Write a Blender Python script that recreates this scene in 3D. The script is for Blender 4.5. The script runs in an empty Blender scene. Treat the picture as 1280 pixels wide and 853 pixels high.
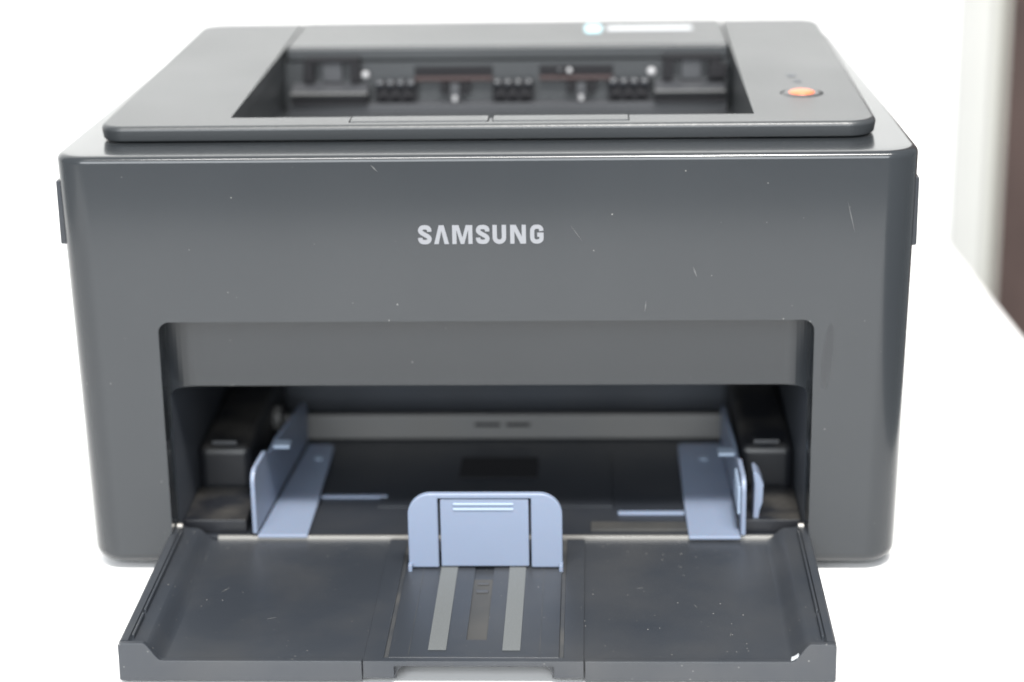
import bpy, bmesh, math, random
from mathutils import Vector, Matrix
random.seed(4)
scene = bpy.context.scene
COL = scene.collection

# ------------------------------------------------------------------ camera
cam_data = bpy.data.cameras.new('camera')
cam = bpy.data.objects.new('camera', cam_data); COL.objects.link(cam)
YAW, PIT, ROL = .0417, .3148, -.0168
fwd = Vector((-math.sin(YAW)*math.cos(PIT), math.cos(YAW)*math.cos(PIT), -math.sin(PIT)))
rgt = Vector((math.cos(YAW), math.sin(YAW), 0)); upv = rgt.cross(fwd)
r2 = math.cos(ROL)*rgt + math.sin(ROL)*upv
u2 = -math.sin(ROL)*rgt + math.cos(ROL)*upv
m = Matrix((r2, u2, -fwd)).transposed().to_4x4()
m.translation = Vector((.0467, -.8692, .3918))
cam.matrix_world = m
cam_data.sensor_width = 36; cam_data.lens = 36*2650/1280
cam_data.clip_start = .01; cam_data.clip_end = 50
cam_data.dof.use_dof = True; cam_data.dof.focus_distance = .872; cam_data.dof.aperture_fstop = 4.7
scene.camera = cam

# ------------------------------------------------------------------ light
w = bpy.data.worlds.new('World'); scene.world = w; w.use_nodes = True
bg = w.node_tree.nodes['Background']
bg.inputs[0].default_value = (.88, .95, 1, 1); bg.inputs[1].default_value = .42
def area(name, loc, target, sx, sy, power, col):
    d = bpy.data.lights.new(name, 'AREA'); d.shape = 'RECTANGLE'; d.size = sx; d.size_y = sy
    d.energy = power; d.color = col
    o = bpy.data.objects.new(name, d); COL.objects.link(o); o.location = loc
    o.rotation_euler = (Vector(target)-Vector(loc)).to_track_quat('-Z', 'Y').to_euler()
    return o
area('ceiling_lamp', (.15, -.95, 2.05), (.05, .05, 0), 1.5, .30, 68, (1, .97, .93))
area('ceiling_bulb', (.22, -.93, 1.95), (.1, 0, .19), .14, .10, 40, (1, .97, .92))
area('front_fill', (-.3, -2.6, 1.15), (0, 0, .1), 2.6, 1.6, 120, (.93, .97, 1))  # added soft fill behind the camera, brightens the front recess and mouth
vs = scene.view_settings
vs.view_transform = 'Standard'; vs.look = 'None'; vs.exposure = 0; vs.gamma = 1; vs.use_curve_mapping = False

# ------------------------------------------------------------------ materials
def lin(c):
    return tuple(((v/255+.055)/1.055)**2.4 if v/255 > .04045 else v/255/12.92 for v in c)
def mat(name, base, rough=.4, spec=.5, var=.0, rvar=.0, specks=0., dust=0., dustcol=(.16, .145, .12), dscale=22,
        bump=0., bscale=900, metal=0., emit=None, coat=0., sss=0.):
    M = bpy.data.materials.new(name); M.use_nodes = True
    nt = M.node_tree; N = nt.nodes; L = nt.links; P = N['Principled BSDF']
    P.inputs['Roughness'].default_value = rough; P.inputs['Metallic'].default_value = metal
    P.inputs['Specular IOR Level'].default_value = spec
    P.inputs['Coat Weight'].default_value = coat; P.inputs['Coat Roughness'].default_value = .12
    if sss: 
        P.inputs['Subsurface Weight'].default_value = sss; P.inputs['Subsurface Scale'].default_value = .002
    tc = N.new('ShaderNodeTexCoord')
    def noise(s, det=3):
        n = N.new('ShaderNodeTexNoise'); n.inputs['Scale'].default_value = s; n.inputs['Detail'].default_value = det
        L.new(tc.outputs['Object'], n.inputs['Vector']); return n.outputs['Fac']
    def ramp(src, a, b, lo=0., hi=1.):
        n = N.new('ShaderNodeMapRange'); n.inputs['From Min'].default_value = a; n.inputs['From Max'].default_value = b
        n.inputs['To Min'].default_value = lo; n.inputs['To Max'].default_value = hi; n.clamp = True
        L.new(src, n.inputs['Value']); return n.outputs['Result']
    def mixc(f, a, b):
        n = N.new('ShaderNodeMix'); n.data_type = 'RGBA'
        if isinstance(f, (int, float)): n.inputs['Factor'].default_value = f
        else: L.new(f, n.inputs['Factor'])
        for v, s in ((a, 'A'), (b, 'B')):
            i = [x for x in n.inputs if x.name == s and x.type == 'RGBA'][0]
            if isinstance(v, tuple): i.default_value = (*v, 1)
            else: L.new(v, i)
        return [x for x in n.outputs if x.type == 'RGBA'][0]
    def mul(a, b):
        n = N.new('ShaderNodeMath'); n.operation = 'MULTIPLY'
        L.new(a, n.inputs[0])
        if isinstance(b, (int, float)): n.inputs[1].default_value = b
        else: L.new(b, n.inputs[1])
        return n.outputs[0]
    col = base
    if var:
        f = ramp(noise(14, 1.5), .2, .8)
        col = mixc(f, tuple(c*(1-var) for c in base), tuple(c*(1+var) for c in base))
    rsrc = None
    if rvar:
        rsrc = ramp(noise(9, 2), .2, .8, rough-rvar, rough+rvar)
    if dust:
        f = mul(ramp(noise(dscale, 3), .40, .80), dust)
        if dust > .5:
            g = N.new('ShaderNodeNewGeometry'); sx = N.new('ShaderNodeSeparateXYZ'); L.new(g.outputs['Normal'], sx.inputs[0])
            f = mul(f, ramp(sx.outputs[2], .3, .9, .12, 1))
        col = mixc(f, col, dustcol)
    if specks:
        v = N.new('ShaderNodeTexVoronoi'); v.inputs['Scale'].default_value = 260
        L.new(tc.outputs['Object'], v.inputs['Vector'])
        d = ramp(v.outputs['Distance'], .04, .095, 1, 0)
        s = N.new('ShaderNodeSeparateColor'); L.new(v.outputs['Color'], s.inputs[0])
        k = ramp(s.outputs[0], 1-specks, 1-specks*.6)
        f = mul(mul(d, k), ramp(noise(16, 2), .38, .62, .08, 1))
        col = mixc(f, col, (.30, .295, .28))
    if isinstance(col, tuple): P.inputs['Base Color'].default_value = (*col, 1)
    else: L.new(col, P.inputs['Base Color'])
    if rsrc: L.new(rsrc, P.inputs['Roughness'])
    if bump:
        b = N.new('ShaderNodeBump'); b.inputs['Strength'].default_value = bump; b.inputs['Distance'].default_value = .0003
        L.new(noise(bscale, 2), b.inputs['Height']); L.new(b.outputs[0], P.inputs['Normal'])
    if emit:
        P.inputs['Emission Color'].default_value = (*emit[0], 1); P.inputs['Emission Strength'].default_value = emit[1]
    return M
M = {}
M['body'] = mat('glossy_black_plastic', (.0230, .0260, .0295), .24, spec=.22, coat=.44, var=.06, rvar=.03, specks=.10, dust=.05, dustcol=(.10, .10, .095), dscale=6)
M['lid'] = mat('satin_black_plastic', (.032, .035, .038), .37, var=.1, rvar=.04, bump=.25, bscale=1500, specks=.015)
M['inner'] = mat('matt_black_plastic', (.048, .055, .068), .45, var=.2, dust=.08)  # base raised and blued, lens haze carried in the colour
M['dusty'] = mat('dusty_black_plastic', (.008, .009, .012), .42, var=.2, dust=.6, dustcol=(.105, .097, .084), dscale=45)
M['tray'] = mat('worn_black_plastic', (.0245, .0285, .0355), .38, var=.12, rvar=.06, specks=.75, dust=.10, dscale=25)
M['rail'] = mat('scuffed_black_plastic', (.030, .033, .038), .45, var=.15, specks=.09, dust=.3, dscale=60, dustcol=(.14, .13, .11))
M['strip'] = mat('grey_grip_pad', (.094, .101, .104), .8, var=.12, bump=.5, bscale=900, specks=.02)
M['slot'] = mat('grey_slot_plastic', (.034, .035, .036), .6, var=.2, dust=.2)
M['blue'] = mat('pale_blue_plastic', (.168, .205, .284), .42, var=.05, specks=.01, dust=.08, sss=.1)
M['bluelight'] = mat('pale_blue_rib_plastic', (.25, .31, .40), .35)
M['metal'] = mat('brushed_steel', (.36, .35, .33), .42, metal=.6, var=.1)
M['platebar'] = mat('pale_grey_plate', (.125, .126, .126), .5, var=.1, dust=.2)
M['rubber'] = mat('black_rubber', (.013, .013, .015), .7, spec=.2)
M['white'] = mat('white_plastic', (.32, .32, .33), .35)
M['floor'] = mat('smooth_black_plastic', (.017, .020, .026), .40, var=.15, specks=.05, dust=.06)
M['red'] = mat('red_brown_plastic', (.032, .018, .018), .5)
M['grey'] = mat('dark_grey_plastic', (.042, .044, .049), .45, var=.1)
M['logo'] = mat('silver_print', (.195, .20, .215), .4)
M['scratch'] = mat('pale_scuff', (.075, .077, .078), .5)
M['smudge'] = mat('greasy_smudge', (.020, .022, .025), .34, var=.1)
M['orange'] = mat('orange_lamp_lens', (.62, .15, .06), .35, emit=((1, .2, .08), .16))
M['label'] = mat('white_label', (.46, .48, .50), .4)
M['cyan'] = mat('pale_cyan_label', (.42, .72, .80), .35)
M['table'] = mat('white_laminate', (.80, .80, .80), .45, var=.02)
M['wall'] = mat('white_wall_paint', (.80, .80, .79), .8, var=.015)
M['wallgrey'] = mat('offwhite_wall_paint', (.745, .742, .715), .8, var=.02)
M['brown'] = mat('red_brown_wood', (.085, .055, .048), .5, var=.3)
M['trim'] = mat('cream_door_trim', (.76, .75, .68), .5)

# ------------------------------------------------------------------ helpers
def finish(o, sharp=35, wn=True, smooth=True):
    me = o.data
    if smooth:
        me.shade_smooth(); me.set_sharp_from_angle(angle=math.radians(sharp))
        if wn:
            md = o.modifiers.new('wn', 'WEIGHTED_NORMAL'); md.keep_sharp = True; md.weight = 80
    return o
def link(name, bm, material, parent=None, smooth=True, sharp=35, wn=True):
    bmesh.ops.recalc_face_normals(bm, faces=bm.faces)
    me = bpy.data.meshes.new(name); bm.to_mesh(me); bm.free()
    o = bpy.data.objects.new(name, me); COL.objects.link(o)
    me.materials.append(M[material] if isinstance(material, str) else material)
    if parent: o.parent = parent
    return finish(o, sharp, wn, smooth)
def bevel_sharp(bm, wdt, seg=3, ang=40, pick=None):
    if wdt <= 0: return
    bmesh.ops.recalc_face_normals(bm, faces=bm.faces)
    es = [e for e in bm.edges if len(e.link_faces) == 2 and e.calc_face_angle(0) > math.radians(ang) and (pick is None or pick(e))]
    bmesh.ops.bevel(bm, geom=es, offset=wdt, segments=seg, profile=.5, affect='EDGES', clamp_overlap=True)
def box_bm(x0, x1, y0, y1, z0, z1, bev=0., seg=2, bm=None):
    own = bm is None
    bm = bm or bmesh.new()
    v = [bm.verts.new((x, y, z)) for x in (x0, x1) for y in (y0, y1) for z in (z0, z1)]
    for f in ((0, 1, 3, 2), (4, 6, 7, 5), (0, 4, 5, 1), (2, 3, 7, 6), (0, 2, 6, 4), (1, 5, 7, 3)):
        bm.faces.new([v[i] for i in f])
    if own: bevel_sharp(bm, bev, seg)
    return bm
def box(name, x0, x1, y0, y1, z0, z1, material, parent, bev=.0004, seg=2):
    return link(name, box_bm(x0, x1, y0, y1, z0, z1, bev, seg), material, parent)
def prism_bm(pts, axis, a, b, bev=0., seg=2, ang=40, bm=None):
    """polygon in the plane across axis ('x': (y,z), 'y': (x,z), 'z': (x,y)), from a to b along it"""
    own = bm is None
    bm = bm or bmesh.new()
    def P(p, t):
        return {'x': (t, p[0], p[1]), 'y': (p[0], t, p[1]), 'z': (p[0], p[1], t)}[axis]
    A = [bm.verts.new(P(p, a)) for p in pts]; B = [bm.verts.new(P(p, b)) for p in pts]
    bm.faces.new(A); bm.faces.new(B[::-1])
    n = len(pts)
    for i in range(n): bm.faces.new((A[i], B[i], B[(i+1) % n], A[(i+1) % n]))
    if own: bevel_sharp(bm, bev, seg, ang)
    return bm
def prism(name, pts, axis, a, b, material, parent, bev=.0004, seg=2, ang=40):
    return link(name, prism_bm(pts, axis, a, b, bev, seg, ang), material, parent)
def arc(cx, cy, r, a0, a1, n=6):
    return [(cx+r*math.cos(math.radians(a0+(a1-a0)*i/n)), cy+r*math.sin(math.radians(a0+(a1-a0)*i/n))) for i in range(n+1)]
def rrect(x0, x1, y0, y1, r, n=6):
    """r: bottom-left, bottom-right, top-right, top-left"""
    if not isinstance(r, (tuple, list)): r = (r,)*4
    out = []
    for (cx, cy, rr, a) in ((x0, y0, r[0], 180), (x1, y0, r[1], 270), (x1, y1, r[2], 0), (x0, y1, r[3], 90)):
        if rr <= 0: out.append((cx, cy)); continue
        px = cx + rr if cx == x0 else cx - rr; py = cy + rr if cy == y0 else cy - rr
        out += arc(px, py, rr, a, a+90, n)
    return out
def cyl_bm(c, axis, r, a, b, n=20, bev=0., bm=None):
    return prism_bm([(c[0]+r*math.cos(2*math.pi*i/n), c[1]+r*math.sin(2*math.pi*i/n)) for i in range(n)], axis, a, b, bev, 2, 60, bm)
def boolean(o, cutters, op='DIFFERENCE'):
    for c in cutters:
        md = o.modifiers.new('cut', 'BOOLEAN'); md.operation = op; md.solver = 'EXACT'; md.object = c
        md.material_mode = 'TRANSFER'
    wn = [x for x in o.modifiers if x.type == 'WEIGHTED_NORMAL']
    for x in wn: o.modifiers.remove(x)
    bpy.context.view_layer.update()
    dg = bpy.context.evaluated_depsgraph_get()
    me = bpy.data.meshes.new_from_object(o.evaluated_get(dg))
    o.modifiers.clear(); old = o.data; nm = old.name; o.data = me; bpy.data.meshes.remove(old); me.name = nm
    for c in cutters:
        cm = c.data; bpy.data.objects.remove(c); bpy.data.meshes.remove(cm)
    finish(o, 30)
    for p in me.polygons:
        if p.area > 6e-5 and len(p.vertices) > 4: p.use_smooth = False
    return o
def cutter(bm, material): return link('cutter', bm, material)

# ------------------------------------------------------------------ setting
# tabletop: right edge runs slightly askew to the printer
def ex(y): return .3001 + (.3361-y)*.0545
tb = prism_bm([(-.75, -.62), (ex(-.62), -.62), (ex(.562), .562), (-.75, .562)], 'z', -.03, 0, .002, 3)
table = link('table', tb, 'table', None)
table['label'] = 'white laminate tabletop under the black printer'; table['category'] = 'table'
wall = link('wall', box_bm(-2.2, .2935, .566, .70, -.75, 2.3, .006, 3), 'wall'); wall['kind'] = 'structure'
wall2 = link('wall', box_bm(.1, .4572, 1.30, 1.42, -.75, 2.3, .004), 'wallgrey'); wall2['kind'] = 'structure'
door = bpy.data.objects.new('door', None); COL.objects.link(door); door.location = (.48, 1.3, -.75)
door['label'] = 'dark reddish brown wooden door beside the white walls'; door['category'] = 'door'
def dpart(name, *a):
    o = box(name, *a[:6], a[6], None, .002); o.parent = door; o.matrix_parent_inverse = Matrix.Translation(-door.location); return o
dpart('door_trim', .4580, .4640, 1.285, 1.40, -.75, 2.1, 'trim')
dpart('door_leaf', .4650, 1.25, 1.31, 1.35, -.75, 2.09, 'brown')

# ------------------------------------------------------------------ printer
printer = bpy.data.objects.new('laser_printer', None); COL.objects.link(printer)
printer['label'] = 'black laser printer with open front paper tray and pale blue guides on white table'
printer['category'] = 'printer'

HW, BD, BX = .1838, .297, -.0006          # body half width, depth
def body_outline(ins, drop):
    """plan outline; drop = width lost by the mould draft"""
    hw = HW - ins - drop; y0 = ins; y1 = BD - ins
    R = max(.015-ins, .004); Rb = max(.012-ins, .003); tb_ = .008   # narrower towards the back
    pts = []
    pts += arc(-hw+R, y0+R, R, 180, 270, 10)
    for i in range(1, 12): pts.append((-hw+R+(2*hw-2*R)*i/12, y0))
    pts += arc(hw-R, y0+R, R, 270, 360, 10)
    pts += arc(hw-tb_-Rb, y1-Rb, Rb, 0, 90, 6)
    pts += arc(-hw+tb_+Rb, y1-Rb, Rb, 90, 180, 6)
    return [(x+BX, y) for x, y in pts]
HB = .1908
lev = []
rb, rt = .006, .0032
for i in range(7):
    a = math.pi/2*i/6; lev.append((.003+rb-rb*math.cos(a)*1.0 if False else .003+rb*(1-math.sin(a)), rb*(1-math.cos(a))))
lev = [(z, rb-(rb-ins)) for z, ins in lev][::-1]
# bottom rounding from inset rb at z=.003 to inset 0 at z=.003+rb
lev = [(.003+rb*(1-math.cos(math.pi/2*i/6)), rb*(1-math.sin(math.pi/2*i/6))) for i in range(7)]
for i in range(1, 8): lev.append((.009+(HB-rt-.009)*i/8, 0))
for i in range(9):
    a = math.pi/2*i/8; lev.append((HB-rt+rt*math.sin(a), rt*(1-math.cos(a))))
lev += [(HB+.0001, .0060), (HB+.0001, .012), (HB+.00015, .021)]
bm = bmesh.new(); rings = []
for z, ins in lev:
    rings.append([bm.verts.new((x, y, z)) for x, y in body_outline(ins, .0036*(1-z/HB))])
n = len(rings[0])
for a, b in zip(rings, rings[1:]):
    for i in range(n): bm.faces.new((a[i], a[(i+1) % n], b[(i+1) % n], b[i]))
bm.faces.new(rings[0][::-1]); bm.faces.new(rings[-1])
body = link('body', bm, 'body', printer)
GX0, GX1, GZ = -.1431, .1402, .1176
# recess in the front: shallow panel, then the deep paper mouth below it
k1 = cutter(prism_bm(rrect(GX0, GX1, -.02, .020, (0, 0, .0115, .0115), 9), 'z', -.02, GZ+.01), 'body')
boolean(k1, [cutter(prism_bm(rrect(GX0-.01, GX1+.01, -.03, GZ, 0), 'y', -.05, .05), 'body')], 'INTERSECT')
boolean(k1, [cutter(prism_bm(rrect(GX0+.00002, GX1-.00002, -.03, GZ-.00002, (0, 0, .0050, .0050), 8), 'y', -.06, .06), 'body')], 'INTERSECT')
k2 = cutter(box_bm(GX0+.0008, GX1-.0008, .0005, .185, -.021, .0815, .0025, 4), 'inner')
OX0, OX1, OY0, OY1 = -.1134, .1158, .0419, .2136
k3 = cutter(prism_bm([(OY0+.001, .25), (OY0+.001, .188), (.09, .178), (OY1, .1645), (OY1, .25)], 'x', OX0-.0006, OX1+.0006, .002, 3), 'lid')
boolean(body, [k1, k2, k3])

# side latches
for s, zz, yy in ((-1, (.1500, .1785), .010), (1, (.1468, .1770), .012)):
    x0, x1 = sorted((BX+s*(HW-.006), BX+s*(HW+.0008)))
    box('side_latch', x0, x1, yy, yy+.05, zz[0], zz[1], 'floor', printer, .0008, 2)

# ---- top cover
LX0, LX1, LY0, LY1, LZ0, LZ1 = -.1690, .1678, .0245, .2925, HB+.0007, .1985
def lid_ring(ins, z, bm):
    return [bm.verts.new((x, y, z)) for x, y in rrect(LX0+ins, LX1-ins, LY0+ins, LY1-ins, (.011-ins, .013-ins, .012-ins, .012-ins), 9)]
bm = bmesh.new(); rr = [lid_ring(.0030, LZ0, bm), lid_ring(.0012, LZ0+.0003, bm), lid_ring(.0006, LZ0+.0010, bm)]
for i in range(7):
    a = math.pi/2*i/6; rr.append(lid_ring(.0022*(1-math.cos(a)), LZ1-.0022+.0022*math.sin(a), bm))
n = len(rr[0])
for a, b in zip(rr, rr[1:]):
    for i in range(n): bm.faces.new((a[i], a[(i+1) % n], b[(i+1) % n], b[i]))
bm.faces.new(rr[0][::-1]); bm.faces.new(rr[-1])
cover = link('top_cover', bm, 'lid', printer)
cc = [cutter(prism_bm(rrect(OX0, OX1, OY0, .32, 0), 'z', .15, .25), 'lid'),
      cutter(cyl_bm((.1405, .0860), 'z', .0098, LZ1-.0011, .25, 40), 'lid')]
# two flip-up stopper leaves let into the front rim
cc.append(cutter(box_bm(-.0602, .0615, .0300, .06, LZ1-.0026, .25), 'rubber'))
boolean(cover, cc)
for a, b in ((-.0597, .0002), (.0024, .0610)):
    link('paper_stopper', box_bm(a, b, .0312, .0416, LZ1-.0018, LZ1+.0003, .0005, 2), 'lid', printer)
box('stopper_catch', .0005, .0021, .0312, .0400, LZ1-.0020, LZ1-.0005, 'grey', printer, .0003)
# rear panel behind the output opening
rear = link('rear_panel', prism_bm([(OY1-.0004, HB+.0012), (OY1-.0004, LZ1-.0006), (OY1+.0006, LZ1+.0002), (LY1-.0012, LZ1+.0002), (LY1, LZ1-.0020), (LY1, HB+.0012)], 'x', OX0+.0012, OX1-.0012, .0005, 2), 'lid', printer)
sz = LZ1+.0003
prism('label', rrect(.0415, .0500, .2500, .2720, .003), 'z', sz, sz+.0003, 'cyan', rear, 0)
prism('label', rrect(.0530, .0985, .2560, .2665, .002), 'z', sz, sz+.0003, 'label', rear, 0)

# power button in a round dish
bc = (.1405, .0860)
bm = bmesh.new(); rings = []
for r_, z in ((.0096, LZ1-.0010), (.0090, LZ1-.0002), (.0080, LZ1+.0004), (.0066, LZ1+.0004)):
    rings.append([bm.verts.new((bc[0]+r_*math.cos(t*math.pi/20), bc[1]+r_*math.sin(t*math.pi/20), z)) for t in range(40)])
for a, b in zip(rings, rings[1:]):
    for i in range(40): bm.faces.new((a[i], a[(i+1) % 40], b[(i+1) % 40], b[i]))
bm.faces.new(rings[-1])
btn = link('power_button', bm, 'lid', printer, sharp=60)
bm = bmesh.new(); rings = []
for i in range(6):
    a = math.pi/2*i/6
    rings.append([bm.verts.new((bc[0]+.0060*math.cos(a)*math.cos(t*math.pi/16), bc[1]+.0060*math.cos(a)*math.sin(t*math.pi/16), LZ1+.0003+.0015*math.sin(a))) for t in range(32)])
for a, b in zip(rings, rings[1:]):
    for i in range(32): bm.faces.new((a[i], a[(i+1) % 32], b[(i+1) % 32], b[i]))
bm.faces.new(rings[-1])
link('button_lens', bm, 'orange', btn, sharp=80)
for (x, y, sx, sy) in ((.1395, .128, .0022, .003), (.1412, .114, .0018, .0025)):
    prism('printed_icon', rrect(x-sx, x+sx, y-sy, y+sy, .001, 3), 'z', LZ1+.0001, LZ1+.0002, 'inner', cover, 0)

# ---- output bin: exit rollers and brackets on its back wall
YB = OY1
def bx(name, x0, x1, z0, z1, d, material, back=0., bev=.0005, par=None):
    return box(name, x0, x1, YB-d, YB-back, z0, z1, material, par or printer, bev)
bx('exit_plate', OX0+.002, OX1-.002, .1650, .1705, .010, 'grey')
for x0, x1 in ((-.0465, -.0060), (.0180, .0560)):
    bx('exit_slot', x0, x1, .1835, .1885, .0008, 'rubber')
    bx('exit_lip', x0, x1, .1812, .1833, .0040, 'red')
for cx in (-.0560, .0045, .0640):
    hub = bx('exit_roller', cx-.0105, cx+.0105, .1712, .1812, .006, 'rubber')
    for k in range(4):
        x = cx-.0080+k*.0053
        link('roller_ring', cyl_bm((YB-.006, .1805), 'x', .0024, x-.0016, x+.0016, 16, .0004), 'floor', hub)
    for k in range(3):
        x = cx-.0065+k*.0065
        link('roller_ring', cyl_bm((YB-.006, .1745), 'x', .0020, x-.0015, x+.0015, 14, .0003), 'rubber', hub)
for cx in (-.0255, .0395):
    f = bx('exit_flag', cx-.0025, cx+.0025, .1712, .1800, .006, 'grey')
    bx('flag_arm', cx-.0075, cx-.0035, .1750, .1805, .005, 'rubber', par=f); bx('flag_arm', cx+.0035, cx+.0075, .1750, .1805, .005, 'rubber', par=f)
    bx('flag_tip', cx-.0012, cx+.0012, .1712, .1740, .0085, 'white', par=f)
for s, x0, x1 in ((-1, -.1095, -.0700), (1, .0770, .1130)):
    ln = prism_bm([(YB-.0140, .1752), (YB-.0140, .1775), (YB-.004, .1805), (YB, .1805), (YB, .1735)], 'x', x0, x1, .0006)
    blk = link('exit_ledge', ln, 'grey', printer)
    bx('ledge_rib', x0, x1, .1768, .1776, .0150, 'platebar', par=blk, bev=.0002)
    bx('ledge_underside', x0, x1, .1712, .1742, .013, 'rubber', par=blk)
    cx = (x0+x1)/2 + .001
    br = bx('exit_bracket', cx-.0145, cx+.0145, .1915, .1940, .006, 'rubber')
    bx('bracket_arm', cx-.0145, cx-.0095, .1812, .1914, .006, 'rubber', par=br); bx('bracket_arm', cx+.0095, cx+.0145, .1812, .1914, .006, 'rubber', par=br)
    bx('bracket_web', cx-.0050, cx+.0050, .1812, .1913, .004, 'grey', par=br)
def ball(name, x, z, d, r, material):
    bm = bmesh.new(); bmesh.ops.create_uvsphere(bm, u_segments=16, v_segments=10, radius=r, matrix=Matrix.Translation((x, YB-d, z)))
    return link(name, bm, material, printer, sharp=80, wn=False)
ball('roller_end', -.0715, .1850, .005, .0021, 'white'); ball('roller_end', .0755, .1855, .005, .0024, 'white')  # left ball's white stands in for the highlight on the roller end
ball('roller_end', .0285, .1862, .004, .0014, 'grey'); ball('roller_end', .0335, .1862, .004, .0015, 'white')
bx('exit_clip', .1045, .1140, .1825, .1890, .008, 'rubber')

# ---- maker's name on the front
CAP = .00825
def ribbon(pts, wd):
    pts = [Vector(p) for p in pts]; L_, R_ = [], []
    for i, p in enumerate(pts):
        d0 = (pts[i]-pts[i-1]).normalized() if i else None
        d1 = (pts[i+1]-pts[i]).normalized() if i < len(pts)-1 else None
        if d0 is None: d0 = d1
        if d1 is None: d1 = d0
        t = (d0+d1).normalized(); nn = Vector((-t.y, t.x)); k = wd/2/max(.45, nn.dot(Vector((-d0.y, d0.x))))
        L_.append(p+nn*k); R_.append(p-nn*k)
    return [tuple(v) for v in L_] + [tuple(v) for v in R_[::-1]]
def crom(P, n=6):
    out = []; Q = [P[0]]+P+[P[-1]]
    for i in range(1, len(Q)-2):
        for j in range(n):
            t = j/n; a, b, c, d = (Vector(Q[i-1]), Vector(Q[i]), Vector(Q[i+1]), Vector(Q[i+2]))
            v = .5*((2*b)+(c-a)*t+(2*a-5*b+4*c-d)*t*t+(3*b-a-3*c+d)*t**3); out.append(tuple(v))
    out.append(P[-1]); return out
W_ = .225
Sp = ribbon(crom([(.585, .66), (.57, .80), (.47, .88), (.35, .895), (.20, .87), (.12, .75), (.16, .63), (.35, .50), (.54, .38), (.585, .25), (.50, .13), (.35, .105), (.20, .13), (.125, .22), (.115, .33)]), W_)
Up = ribbon([(.1125, 1), (.1125, .34)]+arc(.35, .34, .2375, 180, 360, 12)[1:-1]+[(.5875, .34), (.5875, 1)], W_)
Gp = ribbon(crom([(.585, .67), (.56, .80), (.47, .88), (.35, .895), (.22, .87), (.13, .76), (.1125, .60), (.1125, .40), (.13, .24), (.22, .13), (.35, .105), (.48, .13), (.575, .22), (.5875, .34)])+[(.5875, .47), (.37, .47)], W_*.97)
Ap = [(0, 0), (.255, 1), (.51, 1), (.765, 0), (.535, 0), (.3825, .70), (.23, 0)]
Mp = [(0, 0), (0, 1), (.335, 1), (.52, .33), (.705, 1), (1.04, 1), (1.04, 0), (.825, 0), (.825, .76), (.61, 0), (.43, 0), (.215, .76), (.215, 0)]
Np = [(0, 0), (0, 1), (.29, 1), (.595, .36), (.595, 1), (.81, 1), (.81, 0), (.53, 0), (.215, .66), (.215, 0)]
px0 = 143
for poly, xa in ((Sp, 143), (Ap, 270), (Mp, 415), (Sp, 603), (Up, 735), (Np, 875), (Gp, 1032)):
    x0 = -.0288 + (xa-143)/1000*.0536
    prism('logo_letter', [(x0+a*CAP, .1521+b*CAP) for a, b in poly], 'y', -.00025, .0004, 'logo', printer, 0)

# faint scuffs on the front
def sliver(p, q, wd):
    d = Vector((q[0]-p[0], q[1]-p[1])); nn = Vector((-d.y, d.x)).normalized()*wd/2
    mid = ((p[0]+q[0])/2, (p[1]+q[1])/2)
    prism('scuff', [p, (mid[0]+nn.x, mid[1]+nn.y), q, (mid[0]-nn.x, mid[1]-nn.y)], 'y', -.00012, .0003, 'scratch', body, 0)
for p, q, wd in (((.0880, .1415), (.0897, .1368), .0007), ((.0682, .1265), (.0676, .1215), .0005), ((-.0480, .1868), (-.0452, .1838), .0006),
                 ((.1525, .1700), (.1560, .1560), .0004), ((.036, .160), (.041, .153), .0003)):
    sliver(p, q, wd)

prism('smudge', [(.1462+.0022*math.cos(t*.3142)+.0012*math.sin(t*.3142), .1010+.0150*math.sin(t*.3142)) for t in range(20)], 'y', -.00006, .0003, 'smudge', body, 0)
# ------------------------------------------------------------------ paper mouth
FZ = .0105
box('mouth_floor', GX0+.002, GX1-.002, .0165, .184, .004, FZ-.0006, 'floor', printer, .0004)
box('hinge_bar', -.1255, .1340, .0142, .0162, FZ-.002, FZ+.0004, 'metal', printer, .0003)
box('lift_plate', -.0560, .0540, .050, .128, FZ-.0005, FZ+.0003, 'floor', printer, .0002)
box('friction_pad', -.0200, .0180, .085, .112, FZ+.0004, FZ+.0010, 'rubber', printer, .0002)
bar = box('feed_plate', -.1130, .1140, .1400, .1440, FZ, .0235, 'platebar', printer, .0008)
for x0, x1 in ((-.0150, -.0020), (.0010, .0130)):
    box('feed_pad', x0, x1, .1385, .1398, .0178, .0192, 'rubber', bar, .0003)
for x in (-.1145, .1155):
    link('bushing', cyl_bm((.136, .0235), 'x', .0065, x-.002, x+.002, 20, .0005), 'platebar', printer)
# stepped side walls of the mouth, dusty
for s in (-1, 1):
    e = GX0 if s < 0 else GX1
    a, b = sorted((e-s*.0012, e-s*.030))
    box('side_step', a, b, .020, .060, FZ-.0003, FZ+.0062, 'dusty', printer, .0008)
    a, b = sorted((e-s*.0012, e-s*.0265))
    box('side_step', a, b, .062, .180, FZ-.0003, FZ+.0260, 'dusty', printer, .0045, 4)
    a, b = sorted((e-s*.0080, e-s*.0200))
    box('side_rib', a, b, .0625, .0640, FZ+.0264, FZ+.0285, 'grey', printer, .0004)
# ridged rack strip let into the floor on the right
rack = box('rack', .0440, .0990, .0215, .0300, FZ-.0005, FZ+.0008, 'slot', printer, .0002)
bm = bmesh.new()
for i in range(34): box_bm(.0448+i*.0016, .0456+i*.0016, .0220, .0295, FZ+.0009, FZ+.0014, bm=bm)
o = link('rack_teeth', bm, 'slot', rack, smooth=False); o['kind'] = 'stuff'

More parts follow.
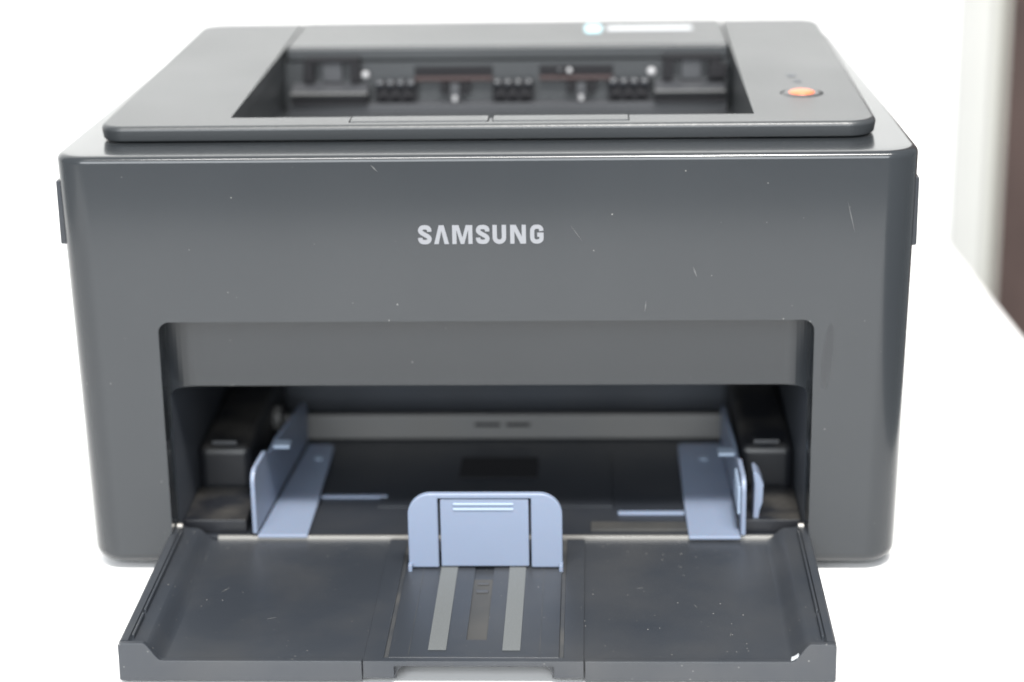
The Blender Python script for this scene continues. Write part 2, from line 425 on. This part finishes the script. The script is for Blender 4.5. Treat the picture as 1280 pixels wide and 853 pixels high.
# ---- side paper guides
def side_guide(s, foot, fa, fb, zt0, zt1):
    g = prism('side_guide', foot, 'z', FZ, FZ+.0018, 'blue', printer, .0007, 2)
    d = Vector((fb[0]-fa[0], fb[1]-fa[1])); Ln = d.length; d.normalize(); nn = Vector((d.y, -d.x))*(-s if s > 0 else 1)
    nn = Vector((-d.y, d.x)) if s < 0 else Vector((d.y, -d.x))        # outward
    prof = [(0, FZ+.0019), (Ln, FZ+.0019), (Ln, zt1-.004), (Ln-.004, zt1)]
    prof += [(.050, zt1+(zt0-zt1)*.60), (.044, zt0-.0042), (.030, zt0-.0040), (.026, zt0)] + arc(.006, zt0-.006, .006, 90, 180, 5)
    bm = bmesh.new()
    A = [bm.verts.new((fa[0]+d.x*u, fa[1]+d.y*u, z)) for u, z in prof]
    B = [bm.verts.new((fa[0]+d.x*u+nn.x*.0022, fa[1]+d.y*u+nn.y*.0022, z)) for u, z in prof]
    bm.faces.new(A); bm.faces.new(B[::-1]); k = len(prof)
    for i in range(k): bm.faces.new((A[i], B[i], B[(i+1) % k], A[(i+1) % k]))
    bevel_sharp(bm, .0006, 2)
    link('fence', bm, 'blue', g)
    c = Vector(fa)+d*.046 - nn*.0032
    box('finger_tab', c.x-.0040, c.x+.0040, c.y-.004, c.y+.004, zt0-.0054, zt0-.0036, 'bluelight', g, .0006)
    c = Vector(fa)+d*.095 - nn*.010
    link('stud', cyl_bm((c.x, c.y), 'z', .0022, FZ+.0019, FZ+.0026, 16, .0002), 'bluelight', g)
    return g
gl = side_guide(-1, [(-.1072, .0130), (-.0843, .0130), (-.0843, .050), (-.0852, .126), (-.0875, .1290), (-.0985, .1290)], (-.1072, .0136), (-.0992, .133), .0430, .0345)
gr = side_guide(1, [(.0880, .0110), (.1113, .0110), (.1090, .1290), (.0890, .1290), (.0872, .126), (.0874, .050)], (.1113, .0116), (.1088, .133), .0395, .0320)
for i in range(6):
    box('grip_rib', .1098, .1112, .0145+i*.0042, .0160+i*.0042, .0215, .0350, 'bluelight', gr, .0004)
lv = [(.030, .0125), (.034, .0125), (.034, .022), (.0355, .032), (.033, .0372), (.030, .0385), (.0285, .034), (.0295, .022)]
bm = prism_bm([(.1172, .0128), (.1196, .0128), (.1204, .0205), (.1216, .0240), (.1219, .0330), (.1200, .0372), (.1180, .0392), (.1170, .0385), (.1178, .0330), (.1176, .0220)], 'y', .022, .034, .0006)
link('release_lever', bm, 'blue', gr)
box('lever_root', .1137, .1180, .024, .032, .0130, .0160, 'blue', gr, .0006)
box('rack_arm', -.0840, -.0525, .0612, .0640, FZ-.0005, FZ+.0008, 'blue', gl, .0004)
box('rack_arm', .0565, .0872, .0405, .0435, FZ-.0005, FZ+.0008, 'blue', gr, .0004)

# ------------------------------------------------------------------ paper tray
TX0, TX1, TY0, TY1 = -.1446, .1410, -.1095, .0135
ZR = .0180; ZF = .0094; ZB = .0016
def half(s, e):
    """from the outer bottom edge inwards; s=-1 left, +1 right; e outer x"""
    i = -s
    p = [(e, ZB), (e, ZR-.0008), (e+i*.0008, ZR), (e+i*.0036, ZR), (e+i*.0041, ZR-.0014), (e+i*.0047, ZR-.0016), (e+i*.0052, ZR-.0022), (e+i*.0100, ZR-.0026)]
    for k in range(1, 9):
        t = k/8; p.append((e+i*(.0100+.0085*t), (ZR-.0026)+(ZF-ZR+.0026)*(t*t*(3-2*t))))
    return p
sec = half(-1, TX0) + half(1, TX1)[::-1]
def tray_section(extra_y=False): return sec
tray = link('paper_tray', prism_bm(sec, 'y', TY0+.0030, TY1), 'tray', printer, sharp=28)
boolean(tray, [cutter(prism_bm(rrect(-.0336, .0288, -.01, .0074, (0, 0, .0050, .0050), 8), 'y', TY0-.01, TY0+.006), 'tray'),
               cutter(box_bm(-.060, .055, TY0+.0058, .0, -.01, .0086), 'tray')])
# front wall in two wings with an S-shaped top edge; middle piece belongs to the slide
SX0, SX1 = -.0466, .0413
def wing(s, e, inner):
    i = -s
    p = [(e, ZB+.0005)] + ([(e+i*.0006, ZB-.0001)]) + [(inner, ZB-.0001), (inner, ZF+.0010)]
    q = []
    for k in range(0, 9):
        t = k/8; q.append((e+i*(.0100+.0075*t), (ZR)+(ZF+.0010-ZR)*(t*t*(3-2*t))))
    p += q[::-1] + [(e+i*.0012, ZR), (e, ZR-.0008)]
    return prism('front_wall', p, 'y', TY0, TY0+.0029, 'tray', tray, .0005, 2, 50)
wing(-1, TX0, SX0-.0004); wing(1, TX1, SX1+.0004)
for s, e in ((-1, TX0), (1, TX1)):
    i = -s
    for y0, y1 in ((-.1010, -.0800), (-.0770, .0060)):
        a, b = sorted((e+i*.0041, e+i*.0052))
        box('rim_rib', a, b, y0, y1, ZR-.0030, ZR-.0002, 'tray', tray, .0003)
    link('hinge_pin', cyl_bm((.0085, .0185), 'x', .0013, *sorted((e+i*.0020, e+i*.0046)), 14, .0003), 'metal', tray)
# middle slide: two rails and the slide plate with its pads
zt = ZF+.0010
box('rail', SX0, -.0386, TY0+.0033, TY1-.001, ZF+.0001, zt, 'tray', tray, .0003)
box('rail', .0333, SX1, TY0+.0033, TY1-.001, ZF+.0001, zt, 'tray', tray, .0003)
for x0 in (-.0385, .0316): box('rail_groove', x0, x0+.0016, TY0+.0034, TY1-.001, ZF+.0001, ZF+.0004, 'rail', tray, 0)
slide = link('slide_plate', box_bm(-.0368, .0315, TY0+.0033, TY1-.002, ZF+.0001, zt+.0001, .0003), 'tray', tray)
boolean(slide, [cutter(box_bm(-.0064, .0019, -.0903, -.012, ZF-.003, .03), 'inner')])
box('slot_floor', -.0064, .0019, -.0901, -.030, ZF+.00005, ZF+.0003, 'slot', tray, 0)
box('slot_clip', -.0048, .0004, -.0440, -.0415, ZF+.0004, ZF+.0009, 'grey', tray, .0002)
box('slot_clip', -.0044, .0002, -.0360, -.0345, ZF+.0004, ZF+.0009, 'grey', tray, .0002)
box('grip_strip', -.0213, -.0140, -.1000, -.0150, zt+.0002, zt+.0005, 'strip', tray, .0001)
box('grip_strip', .0086, .0158, -.1003, -.0150, zt+.0002, zt+.0005, 'strip', tray, .0001)
for x in (-.0290, .0235): box('mould_line', x, x+.0003, TY0+.005, -.016, zt+.0002, zt+.0003, 'rail', tray, 0)
# its front wall with the finger notch
nz = .0084
fp = [(SX0, ZB+.0016), (-.0342, ZB+.0016), (-.0342, nz-.0004), (-.0338, nz), (.0290, nz), (.0294, nz-.0004), (.0294, ZB+.0016), (SX1, ZB+.0016), (SX1, zt+.0002), (SX0, zt+.0002)]
prism('front_wall', fp, 'y', TY0-.0004, TY0+.0032, 'tray', tray, .0003, 2, 50)

# ---- length guide standing on the slide
YG = -.0205
fr = [(-.0354, FZ+.0006), (-.0222, FZ+.0006), (-.0222, .0434), (.0182, .0434), (.0182, FZ+.0006), (.0318, FZ+.0006)] + arc(.0218, .0358, .0100, 0, 90, 8) + arc(-.0254, .0358, .0100, 90, 180, 8)
lg = prism('length_guide', fr, 'y', YG, YG+.0032, 'blue', printer, .0007, 3, 40)
prism('center_flap', [(-.0212, FZ+.0010), (.0172, FZ+.0010), (.0172, .0431), (-.0212, .0431)], 'y', YG+.0006, YG+.0030, 'blue', lg, .0005)
for z in (.0402, .0378): box('flap_rib', -.0157, .0107, YG+.0001, YG+.0010, z, z+.0011, 'bluelight', lg, .0004)
for x0, x1 in ((-.0356, -.0338), (.0302, .0320)): box('guide_foot', x0, x1, YG-.0028, YG+.003, FZ-.0006, FZ+.0030, 'blue', lg, .0005)

# pale chip on the right end of the front lip, and a few rubbed marks on the tray floor
cp = [(TX1-.0178+.0054*t/6, ZF+.0013+(.0050)*(t/6)**1.6) for t in range(4)]
prism('chip', cp + [(x+.0003, z+.0009) for x, z in cp[::-1]], 'y', TY0+.0006, TY0+.0022, 'label', tray, 0)
for x, y, a, ln, wd in ((-.1130, -.0400, 1.0, .006, .0006), (-.0890, -.0680, .4, .004, .0004), (.0880, -.0560, 1.9, .005, .0004), (.1010, -.0830, 1.4, .004, .0005), (.0650, -.0380, .2, .003, .0006)):
    dx, dy = math.cos(a)*ln/2, math.sin(a)*ln/2; nx, ny = -math.sin(a)*wd/2, math.cos(a)*wd/2
    prism('rub_mark', [(x-dx, y-dy), (x+nx, y+ny), (x+dx, y+dy), (x-nx, y-ny)], 'z', ZF-.0002, ZF+.0001, 'scratch', tray, 0)
